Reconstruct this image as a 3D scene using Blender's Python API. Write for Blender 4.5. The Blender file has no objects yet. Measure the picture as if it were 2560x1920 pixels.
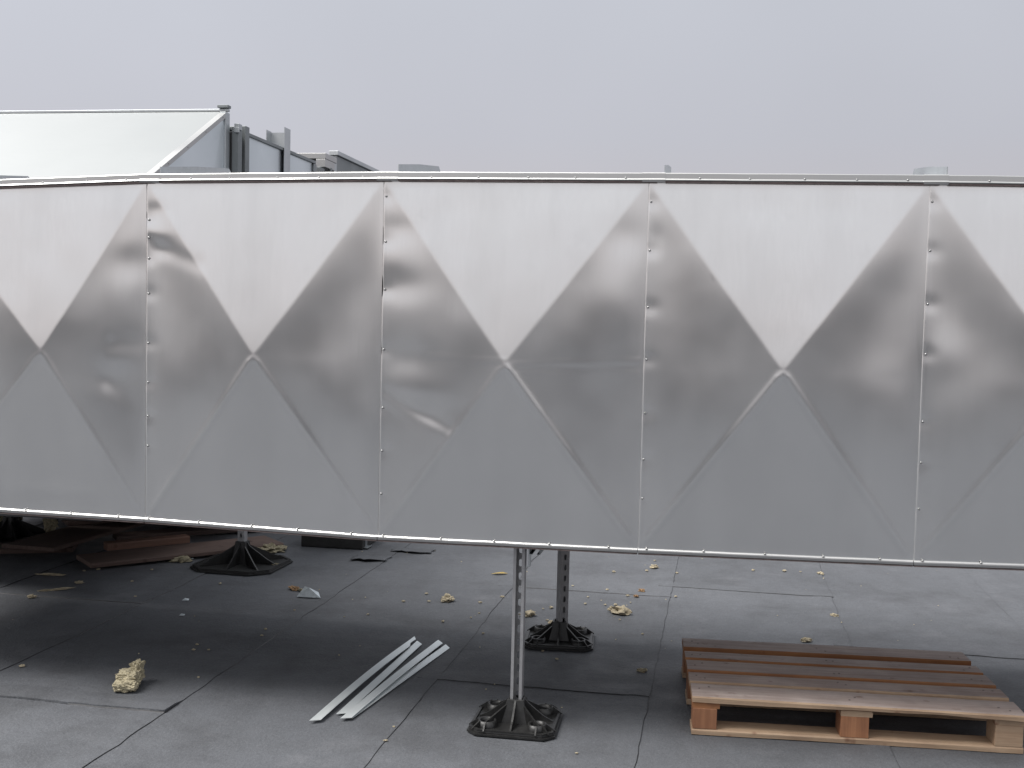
import bpy, math, random
from mathutils import Vector, Matrix, noise as mnoise

S = bpy.context.scene
COL = S.collection
random.seed(7)
R = math.radians

# ------------------------------------------------------------------ camera
cam_d = bpy.data.cameras.new('camera')
cam = bpy.data.objects.new('camera', cam_d)
COL.objects.link(cam)
cam_d.sensor_width = 36.0
cam_d.lens = 36.0 * 2810 / 2560
cam_d.clip_start = 0.05
cam_d.clip_end = 2000
pitch, roll = math.atan(157 / 2810), R(1.33)
Fw = Vector((0, math.cos(pitch), -math.sin(pitch)))
R0 = Vector((1, 0, 0))
U0 = Vector((0, math.sin(pitch), math.cos(pitch)))
Rt = R0 * math.cos(roll) + U0 * math.sin(roll)
Up = -R0 * math.sin(roll) + U0 * math.cos(roll)
m = Matrix((Rt, Up, -Fw)).transposed().to_4x4()
m.translation = Vector((0, 0, 1.51))
cam.matrix_world = m
S.camera = cam

# ------------------------------------------------------------------ sky
SUN_EL, SUN_AZ = R(57), R(264)          # azimuth measured clockwise from +Y: from the left, a little behind the camera
GLOW = R(215)                           # where the cloud is thinnest
W = bpy.data.worlds.new('World')
S.world = W
W.use_nodes = True
nt = W.node_tree
nt.nodes.clear()
N = nt.nodes.new
out = N('ShaderNodeOutputWorld')
bg = N('ShaderNodeBackground')
bg.inputs['Strength'].default_value = 0.1
sky = N('ShaderNodeTexSky')
sky.sky_type = 'NISHITA'
sky.sun_disc = False
sky.sun_elevation = SUN_EL
sky.sun_rotation = SUN_AZ
sky.dust_density = 3.0
tc = N('ShaderNodeTexCoord')
sep = N('ShaderNodeSeparateXYZ')
nt.links.new(tc.outputs['Generated'], sep.inputs[0])
ramp = N('ShaderNodeValToRGB')          # overcast layer: dull lavender grey at the horizon, brighter overhead
cr = ramp.color_ramp
stops = [(0.0, (0.53, 0.505, 0.515)), (0.06, (0.592, 0.555, 0.580)), (0.16, (0.575, 0.58, 0.635)), (0.30, (0.60, 0.62, 0.68)),
         (0.6, (0.90, 0.92, 0.97)), (1.0, (1.28, 1.31, 1.36))]
cr.elements[0].position, cr.elements[1].position = 0, 1
for p_, c_ in stops[1:-1]:
    cr.elements.new(p_)
for e_, (p_, c_) in zip(cr.elements, stops):
    e_.position = p_
    e_.color = (c_[0], c_[1], c_[2], 1)
nt.links.new(sep.outputs['Z'], ramp.inputs['Fac'])
cn = N('ShaderNodeTexNoise')            # faint cloud mottling
cn.inputs['Scale'].default_value = 1.6
cn.inputs['Detail'].default_value = 4
nt.links.new(tc.outputs['Generated'], cn.inputs['Vector'])
mr = N('ShaderNodeMapRange')
mr.inputs['From Min'].default_value = 0.3
mr.inputs['From Max'].default_value = 0.7
mr.inputs['To Min'].default_value = 9.3
mr.inputs['To Max'].default_value = 10.5
nt.links.new(cn.outputs['Fac'], mr.inputs['Value'])
dot = N('ShaderNodeVectorMath')         # the cloud is thinner and brighter on the sun's side of the sky, behind the camera
dot.operation = 'DOT_PRODUCT'
dot.inputs[1].default_value = (math.sin(GLOW), math.cos(GLOW), 0)
nt.links.new(tc.outputs['Generated'], dot.inputs[0])
side = N('ShaderNodeMapRange')
side.interpolation_type = 'SMOOTHSTEP'
side.inputs['From Min'].default_value = -0.9
side.inputs['From Max'].default_value = 0.9
side.inputs['To Min'].default_value = 1.0
side.inputs['To Max'].default_value = 1.30
nt.links.new(dot.outputs['Value'], side.inputs['Value'])
lr = N('ShaderNodeMapRange')            # slightly duller cloud towards the right
lr.inputs['From Min'].default_value = -1
lr.inputs['From Max'].default_value = 1
lr.inputs['To Min'].default_value = 1.07
lr.inputs['To Max'].default_value = 0.87
nt.links.new(sep.outputs['X'], lr.inputs['Value'])
mul0 = N('ShaderNodeMath')
mul0.operation = 'MULTIPLY'
nt.links.new(mr.outputs['Result'], mul0.inputs[0])
nt.links.new(lr.outputs['Result'], mul0.inputs[1])
mul = N('ShaderNodeMath')
mul.operation = 'MULTIPLY'
nt.links.new(mul0.outputs[0], mul.inputs[0])
nt.links.new(side.outputs['Result'], mul.inputs[1])
vm = N('ShaderNodeVectorMath')
vm.operation = 'SCALE'
warm = N('ShaderNodeMix')
warm.data_type = 'RGBA'
warm.blend_type = 'MULTIPLY'
wf = N('ShaderNodeMapRange')
wf.inputs['From Min'].default_value = -0.5
wf.inputs['From Max'].default_value = 0.9
nt.links.new(dot.outputs['Value'], wf.inputs['Value'])
nt.links.new(wf.outputs['Result'], warm.inputs['Factor'])
nt.links.new(ramp.outputs['Color'], warm.inputs['A'])
warm.inputs['B'].default_value = (1.0, 0.975, 0.925, 1)
nt.links.new(warm.outputs['Result'], vm.inputs[0])
nt.links.new(mul.outputs[0], vm.inputs['Scale'])
mix = N('ShaderNodeMix')
mix.data_type = 'RGBA'
mix.inputs['Factor'].default_value = 0.94
nt.links.new(sky.outputs['Color'], mix.inputs['A'])
nt.links.new(vm.outputs['Vector'], mix.inputs['B'])
nt.links.new(mix.outputs['Result'], bg.inputs['Color'])
nt.links.new(bg.outputs[0], out.inputs[0])

# ------------------------------------------------------------------ sun
sd = bpy.data.lights.new('sun', 'SUN')
sd.energy = 5.0
sd.angle = R(34)
sd.color = (1.0, 0.97, 0.93)
sun = bpy.data.objects.new('sun', sd)
COL.objects.link(sun)
sdir = Vector((math.sin(SUN_AZ) * math.cos(SUN_EL), math.cos(SUN_AZ) * math.cos(SUN_EL), math.sin(SUN_EL)))
sun.rotation_euler = sdir.to_track_quat('Z', 'Y').to_euler()
sun.location = (0, 0, 20)

S.view_settings.view_transform = 'Standard'
S.view_settings.look = 'None'
S.view_settings.exposure = 0
S.view_settings.gamma = 1
S.view_settings.use_curve_mapping = False


# ================================================================== helpers
class MB:
    def __init__(s):
        s.v, s.f, s.m = [], [], []

    def add(s, vs, fs, mat=0):
        b = len(s.v)
        s.v += [tuple(p) for p in vs]
        for f in fs:
            s.f.append(tuple(i + b for i in f))
            s.m.append(mat)
        return s

    def box(s, x0, y0, z0, x1, y1, z1, mat=0, top=None):
        vs = [(x0, y0, z0), (x1, y0, z0), (x1, y1, z0), (x0, y1, z0), (x0, y0, z1), (x1, y0, z1), (x1, y1, z1), (x0, y1, z1)]
        fs = [(0, 3, 2, 1), (4, 5, 6, 7), (0, 1, 5, 4), (1, 2, 6, 5), (2, 3, 7, 6), (3, 0, 4, 7)]
        b = len(s.v)
        s.v += vs
        for k, f in enumerate(fs):
            s.f.append(tuple(i + b for i in f))
            s.m.append(top if (top is not None and k == 1) else mat)
        return s

    def prism(s, poly, axis, a, b_, mat=0):
        """poly of 2-D points extruded between a and b_ along axis ('x','y','z')"""
        n = len(poly)

        def P(p, w):
            return {'x': (w, p[0], p[1]), 'y': (p[0], w, p[1]), 'z': (p[0], p[1], w)}[axis]
        vs = [P(p, a) for p in poly] + [P(p, b_) for p in poly]
        fs = [tuple(range(n - 1, -1, -1)), tuple(range(n, 2 * n))]
        fs += [(i, (i + 1) % n, n + (i + 1) % n, n + i) for i in range(n)]
        return s.add(vs, fs, mat)

    def xf(s, M, start=0):
        for i in range(start, len(s.v)):
            s.v[i] = tuple(M @ Vector(s.v[i]))
        return s


def mesh(name, mb, mats, smooth=False):
    me = bpy.data.meshes.new(name)
    me.from_pydata(mb.v, [], mb.f)
    if not isinstance(mats, (list, tuple)):
        mats = [mats]
    for q in mats:
        me.materials.append(q)
    if len(mats) > 1:
        me.polygons.foreach_set('material_index', mb.m)
    if smooth:
        me.polygons.foreach_set('use_smooth', [True] * len(me.polygons))
    me.update()
    return me


def link(name, data, parent=None, loc=(0, 0, 0), rot=(0, 0, 0), scale=(1, 1, 1)):
    o = bpy.data.objects.new(name, data)
    COL.objects.link(o)
    o.location, o.rotation_euler, o.scale = loc, rot, scale
    if parent is not None:
        o.parent = parent
    return o


def obj(name, mb, mats, parent=None, smooth=False, bevel=0, **k):
    o = link(name, mesh(name, mb, mats, smooth), parent, **k)
    if bevel:
        b = o.modifiers.new('bevel', 'BEVEL')
        b.width = bevel
        b.segments = 2
        b.limit_method = 'ANGLE'
        b.angle_limit = R(40)
    return o


def tag(o, label=None, cat=None, group=None, kind=None):
    if label: o['label'] = label
    if cat: o['category'] = cat
    if group: o['group'] = group
    if kind: o['kind'] = kind
    return o


def thing(name, label, cat, loc=(0, 0, 0), rot=(0, 0, 0), group=None):
    return tag(link(name, None, None, loc, rot), label, cat, group)


def fbm(x, y, z=0.0, oct=4):
    return mnoise.fractal(Vector((x, y, z)), 0.9, 2.0, oct)


# ================================================================== materials
def mat(name):
    q = bpy.data.materials.new(name)
    q.use_nodes = True
    t = q.node_tree
    return q, t, t.nodes['Principled BSDF']


def nod(t, typ, **k):
    n = t.nodes.new(typ)
    for a, v in k.items():
        if a in n.inputs:
            n.inputs[a].default_value = v
        else:
            setattr(n, a, v)
    return n


def noise_fac(t, scale, vec=None, detail=4, rough=0.55, lo=0.3, hi=0.7, a=0.0, b=1.0):
    n = nod(t, 'ShaderNodeTexNoise', Scale=scale, Detail=detail, Roughness=rough)
    if vec is not None:
        t.links.new(vec, n.inputs['Vector'])
    r_ = nod(t, 'ShaderNodeMapRange')
    for nm, v in (('From Min', lo), ('From Max', hi), ('To Min', a), ('To Max', b)):
        r_.inputs[nm].default_value = v
    t.links.new(n.outputs['Fac'], r_.inputs['Value'])
    return r_.outputs['Result']


def coords(t, kind='Object', scale=None, rot=None):
    c = nod(t, 'ShaderNodeTexCoord')
    o = c.outputs[kind]
    if scale or rot:
        mp = nod(t, 'ShaderNodeMapping')
        if scale: mp.inputs['Scale'].default_value = scale
        if rot: mp.inputs['Rotation'].default_value = rot
        t.links.new(o, mp.inputs['Vector'])
        o = mp.outputs['Vector']
    return o


def mixc(t, fac, a, b, blend='MIX'):
    n = t.nodes.new('ShaderNodeMix')
    n.data_type = 'RGBA'
    n.blend_type = blend
    for nm, v in (('Factor', fac), ('A', a), ('B', b)):
        if hasattr(v, 'is_linked'):
            t.links.new(v, n.inputs[nm])
        elif nm == 'Factor':
            n.inputs[nm].default_value = v
        else:
            n.inputs[nm].default_value = (v[0], v[1], v[2], 1)
    return n.outputs['Result']


def bump(t, bs, h, strength=0.3, dist=0.01):
    b = nod(t, 'ShaderNodeBump', Strength=strength, Distance=dist)
    t.links.new(h, b.inputs['Height'])
    t.links.new(b.outputs['Normal'], bs.inputs['Normal'])


def aluminium(name, col=(0.80, 0.80, 0.80), rough=0.27, streak=(260, 260, 6), grime=0.12, rv=0.07, bs_=0.05, smear=False):
    q, t, bs = mat(name)
    v = coords(t, 'Object', streak)
    st = noise_fac(t, 1.0, v, 3, 0.6)
    v2 = coords(t, 'Object')
    bl = noise_fac(t, 2.0, v2, 3, 0.5, 0.35, 0.75)
    c1 = mixc(t, bl, col, tuple(c * (1 - grime) for c in col))
    c2 = mixc(t, st, c1, tuple(c * 0.965 for c in col))
    if smear:                              # wiped dust, faint vertical runs and handling marks
        vs1 = coords(t, 'Object', (5.5, 5.5, 0.9))
        run = noise_fac(t, 1.0, vs1, 5, 0.6, 0.45, 0.8)
        c2 = mixc(t, run, c2, tuple(c * 0.90 for c in col))
        pt = noise_fac(t, 7.0, v2, 6, 0.7, 0.56, 0.72)
        c2 = mixc(t, pt, c2, tuple(c * 0.94 for c in col))
    t.links.new(c2, bs.inputs['Base Color'])
    bs.inputs['Metallic'].default_value = 1
    mr_ = noise_fac(t, 3.0, v2, 2, 0.5, 0.3, 0.7, rough - rv * 0.5, rough + rv)
    t.links.new(mr_, bs.inputs['Roughness'])
    if bs_: bump(t, bs, st, bs_, 0.0006)
    return q


M = {}
M['clad'] = aluminium('aluminium_cladding', (0.90, 0.90, 0.895), 0.20, (260, 260, 6), 0.04, 0.05, 0, True)
M['trim'] = aluminium('aluminium_trim', (0.52, 0.52, 0.515), 0.38)
M['zinc'] = aluminium('galvanised_steel', (0.56, 0.585, 0.60), 0.42, (40, 40, 40), 0.25, 0.15)
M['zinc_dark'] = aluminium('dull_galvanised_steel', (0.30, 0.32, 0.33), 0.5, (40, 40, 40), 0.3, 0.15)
M['zinc_light'] = aluminium('pale_galvanised_sheet', (0.74, 0.79, 0.82), 0.40, (40, 40, 40), 0.10, 0.10)
M['hood'] = aluminium('bright_aluminium', (0.325, 0.338, 0.342), 0.52, (8, 120, 120), 0.03, 0.015)
M['strip'] = aluminium('aluminium_offcut', (0.86, 0.90, 0.91), 0.6, (6, 200, 200), 0.1)
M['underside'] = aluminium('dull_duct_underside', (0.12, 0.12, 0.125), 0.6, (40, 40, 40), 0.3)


def simple(name, col, rough=0.6, var=0.25, scale=20, bs_=0.2, bd=0.004, spec=0.5, metal=0):
    q, t, bs = mat(name)
    v = coords(t)
    f = noise_fac(t, scale, v, 5, 0.6)
    t.links.new(mixc(t, f, tuple(c * (1 - var) for c in col), tuple(min(1, c * (1 + var)) for c in col)), bs.inputs['Base Color'])
    bs.inputs['Roughness'].default_value = rough
    bs.inputs['Specular IOR Level'].default_value = spec
    bs.inputs['Metallic'].default_value = metal
    bump(t, bs, f, bs_, bd)
    return q


M['post'] = simple('galvanised_post', (0.40, 0.40, 0.41), 0.5, 0.12, 25, 0.1, 0.001, 0.5, 0.55)
M['rubber'] = simple('black_rubber', (0.018, 0.018, 0.018), 0.42, 0.4, 30, 0.25, 0.003)
M['wool'] = simple('mineral_wool', (0.46, 0.41, 0.29), 0.95, 0.3, 60, 0.8, 0.01, 0.1)
M['crumb'] = simple('pale_insulation', (0.46, 0.40, 0.29), 0.95, 0.3, 80, 0.6, 0.006, 0.1)
M['orange_crumb'] = simple('orange_insulation', (0.34, 0.22, 0.13), 0.95, 0.35, 80, 0.6, 0.006, 0.1)
M['foil'] = simple('pale_foil', (0.50, 0.55, 0.58), 0.35, 0.2, 40, 0.4, 0.004, 0.5, 0.5)
M['leaf'] = simple('dry_leaf', (0.33, 0.24, 0.07), 0.7, 0.3, 60)
M['wall'] = simple('dark_render', (0.25, 0.242, 0.240), 0.85, 0.2, 3, 0.3, 0.01)
M['screw'] = simple('screw_steel', (0.34, 0.34, 0.34), 0.35, 0.2, 200, 0.1, 0.001, 0.5, 1)
M['bead'] = simple('bitumen_bead', (0.022, 0.022, 0.025), 0.55, 0.4, 40)
M['shade_strip'] = simple('dark_brown_shade_and_nail', (0.13, 0.10, 0.096), 0.7, 0.3, 60)  # dark brown painted for shade under the trims, also used on nail heads
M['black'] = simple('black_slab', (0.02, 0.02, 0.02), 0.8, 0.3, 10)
M['tile'] = simple('dark_louvre', (0.05, 0.05, 0.055), 0.6, 0.2, 8)


def roofing():
    q, t, bs = mat('bitumen_roofing_felt')
    v = coords(t)
    big = noise_fac(t, 0.9, v, 5, 0.6, 0.3, 0.72)
    damp = noise_fac(t, 1.7, v, 7, 0.68, 0.50, 0.62)
    pale = noise_fac(t, 2.6, v, 6, 0.7, 0.56, 0.72)
    mid = noise_fac(t, 6.0, v, 6, 0.65, 0.3, 0.7)
    fine = noise_fac(t, 260.0, v, 2, 0.7, 0.25, 0.75)
    gran = noise_fac(t, 90.0, v, 3, 0.7, 0.3, 0.7)
    vs_ = coords(t, 'Object', (5.0, 0.5, 1), (0, 0, R(-14)))
    streak = noise_fac(t, 1.0, vs_, 4, 0.6, 0.5, 0.8)
    c = mixc(t, big, (0.098, 0.106, 0.121), (0.141, 0.150, 0.168))
    c = mixc(t, mid, mixc(t, 0.80, (0.03, 0.03, 0.03), c), c)
    c = mixc(t, streak, c, mixc(t, 0.80, (0.02, 0.02, 0.022), c))
    c = mixc(t, damp, c, mixc(t, 0.68, (0.022, 0.022, 0.025), c))
    c = mixc(t, pale, c, mixc(t, 0.75, (0.26, 0.26, 0.28), c))
    c = mixc(t, fine, mixc(t, 0.70, (0.03, 0.03, 0.03), c), mixc(t, 0.80, (0.3, 0.3, 0.31), c))
    c = mixc(t, gran, mixc(t, 0.72, (0.03, 0.03, 0.03), c), c)
    oi = nod(t, 'ShaderNodeObjectInfo')
    r_ = nod(t, 'ShaderNodeMapRange')
    r_.inputs['To Min'].default_value = 0.0
    r_.inputs['To Max'].default_value = 0.16
    t.links.new(oi.outputs['Random'], r_.inputs['Value'])
    c = mixc(t, r_.outputs['Result'], c, (0.04, 0.04, 0.042))
    t.links.new(c, bs.inputs['Base Color'])
    rr = noise_fac(t, 2.2, v, 5, 0.65, 0.3, 0.7, 0.42, 0.72)
    t.links.new(rr, bs.inputs['Roughness'])
    bs.inputs['Specular IOR Level'].default_value = 0.14
    h = nod(t, 'ShaderNodeMath')
    h.operation = 'ADD'
    t.links.new(gran, h.inputs[0])
    mm = nod(t, 'ShaderNodeMath')
    mm.operation = 'MULTIPLY'
    mm.inputs[1].default_value = 3.0
    t.links.new(mid, mm.inputs[0])
    t.links.new(mm.outputs[0], h.inputs[1])
    bump(t, bs, h.outputs[0], 0.35, 0.004)
    return q


M['roof'] = roofing()


def wood(name, a, b, knot, rough=0.75, axis=0, dirt=0.0):
    q, t, bs = mat(name)
    oi = nod(t, 'ShaderNodeObjectInfo')
    c0 = nod(t, 'ShaderNodeTexCoord')
    ad = nod(t, 'ShaderNodeVectorMath')
    ad.operation = 'ADD'
    sc_ = nod(t, 'ShaderNodeVectorMath')
    sc_.operation = 'SCALE'
    sc_.inputs[0].default_value = (37, 11, 5)
    t.links.new(oi.outputs['Random'], sc_.inputs['Scale'])
    t.links.new(c0.outputs['Object'], ad.inputs[0])
    t.links.new(sc_.outputs[0], ad.inputs[1])
    mp = nod(t, 'ShaderNodeMapping')
    s_ = [55, 55, 55]
    s_[axis] = 2.5
    mp.inputs['Scale'].default_value = s_
    t.links.new(ad.outputs[0], mp.inputs['Vector'])
    grain = noise_fac(t, 1.0, mp.outputs['Vector'], 5, 0.65, 0.3, 0.7)
    blot = noise_fac(t, 5.0, ad.outputs[0], 4, 0.6, 0.35, 0.7)
    kn = noise_fac(t, 14.0, ad.outputs[0], 2, 0.5, 0.66, 0.76)
    c = mixc(t, grain, a, b)
    c = mixc(t, blot, c, mixc(t, 0.6, knot, c))
    drt = noise_fac(t, 2.2, ad.outputs[0], 6, 0.7, 0.48, 0.70)
    c = mixc(t, drt, c, mixc(t, 0.60, tuple(0.30 * (q_ + 0.12) for q_ in a), c))
    c = mixc(t, kn, c, knot)
    tn = nod(t, 'ShaderNodeMapRange')
    tn.inputs['To Min'].default_value = 0.0
    tn.inputs['To Max'].default_value = 0.30
    t.links.new(oi.outputs['Random'], tn.inputs['Value'])
    c = mixc(t, tn.outputs['Result'], c, tuple(q_ * 0.55 for q_ in a))
    t.links.new(c, bs.inputs['Base Color'])
    bs.inputs['Roughness'].default_value = rough
    bump(t, bs, grain, 0.5, 0.0015)
    return q


M['wood_top'] = wood('weathered_wood', (0.33, 0.245, 0.215), (0.58, 0.475, 0.43), (0.17, 0.095, 0.075))
M['wood_edge'] = wood('raw_orange_wood', (0.30, 0.12, 0.045), (0.44, 0.21, 0.085), (0.14, 0.05, 0.025))
M['wood_pale'] = wood('raw_pale_wood', (0.40, 0.275, 0.18), (0.54, 0.395, 0.27), (0.20, 0.10, 0.06))
M['wood_block'] = wood('end_grain_wood', (0.25, 0.105, 0.05), (0.42, 0.20, 0.10), (0.11, 0.05, 0.035), axis=2)
M['wood_front'] = wood('pale_weathered_wood', (0.38, 0.295, 0.262), (0.62, 0.525, 0.485), (0.24, 0.16, 0.13))
M['plank'] = wood('old_brown_plank', (0.10, 0.064, 0.052), (0.17, 0.118, 0.10), (0.06, 0.035, 0.028))
M['batten'] = wood('reddish_batten', (0.14, 0.07, 0.048), (0.21, 0.12, 0.085), (0.08, 0.035, 0.02))

# ================================================================== roof deck and its felt sheets
A_R = R(10.7)
ES = Vector((math.cos(A_R), -math.sin(A_R), 0))
ET = Vector((math.sin(A_R), math.cos(A_R), 0))
deck = MB()
deck.add([(-150, -150, -0.006), (150, -150, -0.006), (150, 150, -0.006), (-150, 150, -0.006)], [(0, 1, 2, 3)])
roof = tag(obj('roof_deck', deck, M['roof']), kind='structure')

PITCH = 0.89


def felt_sheet(s0, s1, t0, t1, seed, lip=0.005, hump=None):
    """one roll of felt: tucked under its left neighbour, its right and near edges lying on top"""
    ns, ntt = 34, max(8, int((t1 - t0) / 0.07))
    sa, sb = s0 - 0.08, s1
    ta, tb = t0, t1 + 0.10
    mb = MB()
    idx = {}
    sd_ = seed

    def zz(s, t):
        z = 0.0
        k = min(1, max(0, (s - (sb - 0.10)) / 0.03))
        z += 0.003 * k
        k = min(1, max(0, ((ta + 0.12) - t) / 0.04))
        z += lip * k
        if s < s0: z -= 0.001
        z += 0.0012 * fbm(s * 2.3 + seed, t * 2.3, seed, 3)
        if hump:
            for hs, ht, hr, hh in hump:
                z += hh * math.exp(-((s - hs) / hr) ** 2 - ((t - ht) / (hr * 0.6)) ** 2)
        return 0.002 + z
    for i in range(ns + 1):
        for j in range(ntt + 1):
            s = sa + (sb - sa) * i / ns
            t = ta + (tb - ta) * j / ntt
            if i == ns:
                s += 0.010 * fbm(t * 2.1, seed * 3.7, 1.0, 3) + 0.006 * fbm(t * 12, seed, 2, 2)
            if j == 0:
                t += 0.010 * fbm(s * 3.3, seed * 1.9, 4.0, 3) + 0.006 * fbm(s * 15, seed, 5, 2)
            p = ES * s + ET * t
            idx[i, j] = len(mb.v)
            mb.v.append((p.x, p.y, zz(s, t)))
    for i in range(ns):
        for j in range(ntt):
            mb.f.append((idx[i, j], idx[i + 1, j], idx[i + 1, j + 1], idx[i, j + 1]))
            mb.m.append(0)
    # lips: the right edge and the near edge drop to the sheet below
    e = {}
    for key in [(ns, j) for j in range(ntt + 1)] + [(i, 0) for i in range(ns)]:
        x, y, z = mb.v[idx[key]]
        e[key] = len(mb.v)
        od = (ES if key[0] == ns else -ET) * (0.15 * lip)
        mb.v.append((x + od.x, y + od.y, -0.002))
    for j in range(ntt):
        mb.f.append((idx[ns, j], e[ns, j], e[ns, j + 1], idx[ns, j + 1]))
        mb.m.append(0)
    for i in range(ns):
        mb.f.append((idx[i, 0], e[i, 0], e[i + 1, 0], idx[i + 1, 0]))
        mb.m.append(0)
    o = obj('felt_sheet', mb, M['roof'], roof)
    # bitumen that bled out along the welded laps
    bd = MB()
    for path, nrm in (([(ns, j) for j in range(ntt + 1)], ES), ([(i, 0) for i in range(ns + 1)], -ET)):
        c0 = len(bd.v)
        for q, key in enumerate(path):
            x, y, z = mb.v[idx[key]]
            w_ = max(0.0004, 0.0016 + 0.005 * fbm(x * 4, y * 4, seed, 3))
            for f_, zz_ in ((-0.001, -0.001), (0.3, 0.0035), (1.0, -0.001)):
                p = nrm * (w_ * f_)
                bd.v.append((x + p.x, y + p.y, max(0.0025, z - lip) + zz_))
        for q in range(len(path) - 1):
            for k in range(2):
                bd.f.append((c0 + q * 3 + k, c0 + q * 3 + k + 1, c0 + q * 3 + 4 + k, c0 + q * 3 + 3 + k))
                bd.m.append(0)
    obj('bitumen_bead', bd, M['bead'], o, True)
    return o


laps = {0: [-1.5, 3.86, 9.2, 14.5], 1: [-3, 2.3, 8.3, 13.2], 2: [-2, 4.505, 6.21, 11, 15.5], 3: [-2.6, 1.9, 6.47, 11.4, 15],
        4: [-3, 5.48, 10.2, 15], 5: [-2, 3.0, 8.4, 13], -1: [-3, 5.3, 10, 15], -2: [-2, 4.0, 9, 14], 6: [-2, 4.6, 9, 14],
        7: [-3, 3.4, 8.8, 14], -3: [-2, 3, 8, 14], -4: [-2, 5, 9, 14]}
for k, ts in sorted(laps.items()):
    s0 = -2.925 + PITCH * k
    for a, b in zip(ts[:-1], ts[1:]):
        hump = None
        lip = 0.0035
        if k == 0 and abs(a - 3.86) < 0.01:
            lip, hump = 0.009, [(-2.63, 4.10, 0.16, 0.016)]
        if k == 2 and abs(a - 6.21) < 0.01:
            hump = [(-1.05, 6.42, 0.08, 0.01)]
        felt_sheet(s0, s0 + PITCH, a, b, k * 1.37 + a, lip, hump)

# ================================================================== front duct
A_D = R(9.6)
P0 = Vector((0.028, 4.054, 0))
DROT = (0, 0, -A_D)
# duct-local frame: x along the duct (right), y away from the camera (depth), z up; origin at P0
duct = thing('ventilation_duct', 'long aluminium clad ventilation duct with diamond creased panels raised on posts', 'duct', P0, DROT)
seams = [-3.345, -2.400, -1.451, -0.521, 0.4415, 1.3835, 2.330, 3.275]
tops = [1.93, 1.972, 2.006, 2.015, 2.012, 2.006, 1.994, 1.98]
bots = [0.735, 0.722, 0.713, 0.695, 0.701, 0.713, 0.735, 0.75]
apex_du = [0, 0.060, -0.016, -0.010, 0.010, 0.0, 0]
apex_h = [0.040, 0.041, 0.039, 0.043, 0.043, 0.042, 0.040]
rough_amp = [0.0014, 0.0016, 0.0009, 0.0015, 0.0012, 0.0012, 0.0010]
lean = [(0, 0), (0.006, 0.012), (-0.020, -0.026), (0.004, 0.013), (-0.018, -0.030), (-0.030, -0.02), (0, 0)]
ridge = [(0, 0), (0.0008, 0.0010), (0.0015, 0.0013), (0.0010, 0.0022), (0.0019, 0.0016), (0.0014, 0.001), (0, 0)]
# creases pressed into single panels: (s0, t0, s1, t1, half width, depth)
creases = {3: [(-0.99, -0.17, -0.44, -0.36, 0.045, -0.0017), (-0.99, -0.215, -0.44, -0.405, 0.03, 0.0007), (-0.62, 0.035, 0.0, 0.015, 0.007, 0.0004),
               (0.02, 0.0, 0.97, 0.035, 0.007, 0.0005), (0.1, -0.02, 0.97, 0.0, 0.009, -0.0003)],
           1: [(0.98, 0.06, 0.66, 0.03, 0.06, -0.0010), (0.66, 0.03, 0.62, -0.16, 0.07, -0.0012), (0.62, -0.16, 0.86, -0.28, 0.07, -0.0009)],
           4: [(0.0, 0.04, 0.02, 0.95, 0.006, 0.00035), (-0.52, 0.5, -0.53, 0.95, 0.006, 0.0003), (0.49, 0.5, 0.5, 0.95, 0.006, 0.0003)],
           2: [(-0.98, 0.63, -0.5, 0.52, 0.05, -0.0012)]}
NS = 112


def screw_mesh():
    mb = MB()
    n = 10
    prof = [(0.0043, 0.0), (0.0041, 0.0015), (0.0027, 0.0028), (0.0, 0.0033)]
    for r_, h in prof[:-1]:
        for k in range(n):
            a = 2 * math.pi * k / n
            mb.v.append((r_ * math.cos(a), -h, r_ * math.sin(a)))
    mb.v.append((0, -prof[-1][1], 0))
    for j in range(len(prof) - 2):
        for k in range(n):
            mb.f.append((j * n + k, j * n + (k + 1) % n, (j + 1) * n + (k + 1) % n, (j + 1) * n + k))
            mb.m.append(0)
    b = (len(prof) - 2) * n
    for k in range(n):
        mb.f.append((b + k, b + (k + 1) % n, len(mb.v) - 1))
        mb.m.append(0)
    return mesh('screw', mb, M['screw'], True)


SCREW = screw_mesh()


def smax(a, b, k):
    h = max(k - abs(a - b), 0.0) / max(k, 1e-6)
    return max(a, b) + h * h * k * 0.25


seam_screws = {0: [], 1: [1.77, 1.55, 1.33, 1.1, 0.9], 2: [1.862, 1.795, 1.716, 1.583, 1.395, 1.244, 1.115, 1.0],
               3: [1.955, 1.79, 1.615, 1.395, 1.18, 1.02, 0.86], 4: [1.94, 1.77, 1.57, 1.385, 1.195, 1.03, 0.89],
               5: [1.945, 1.78, 1.60, 1.43, 1.20, 1.06, 0.9], 6: [1.9, 1.7, 1.5, 1.3, 1.1, 0.9]}
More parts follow.
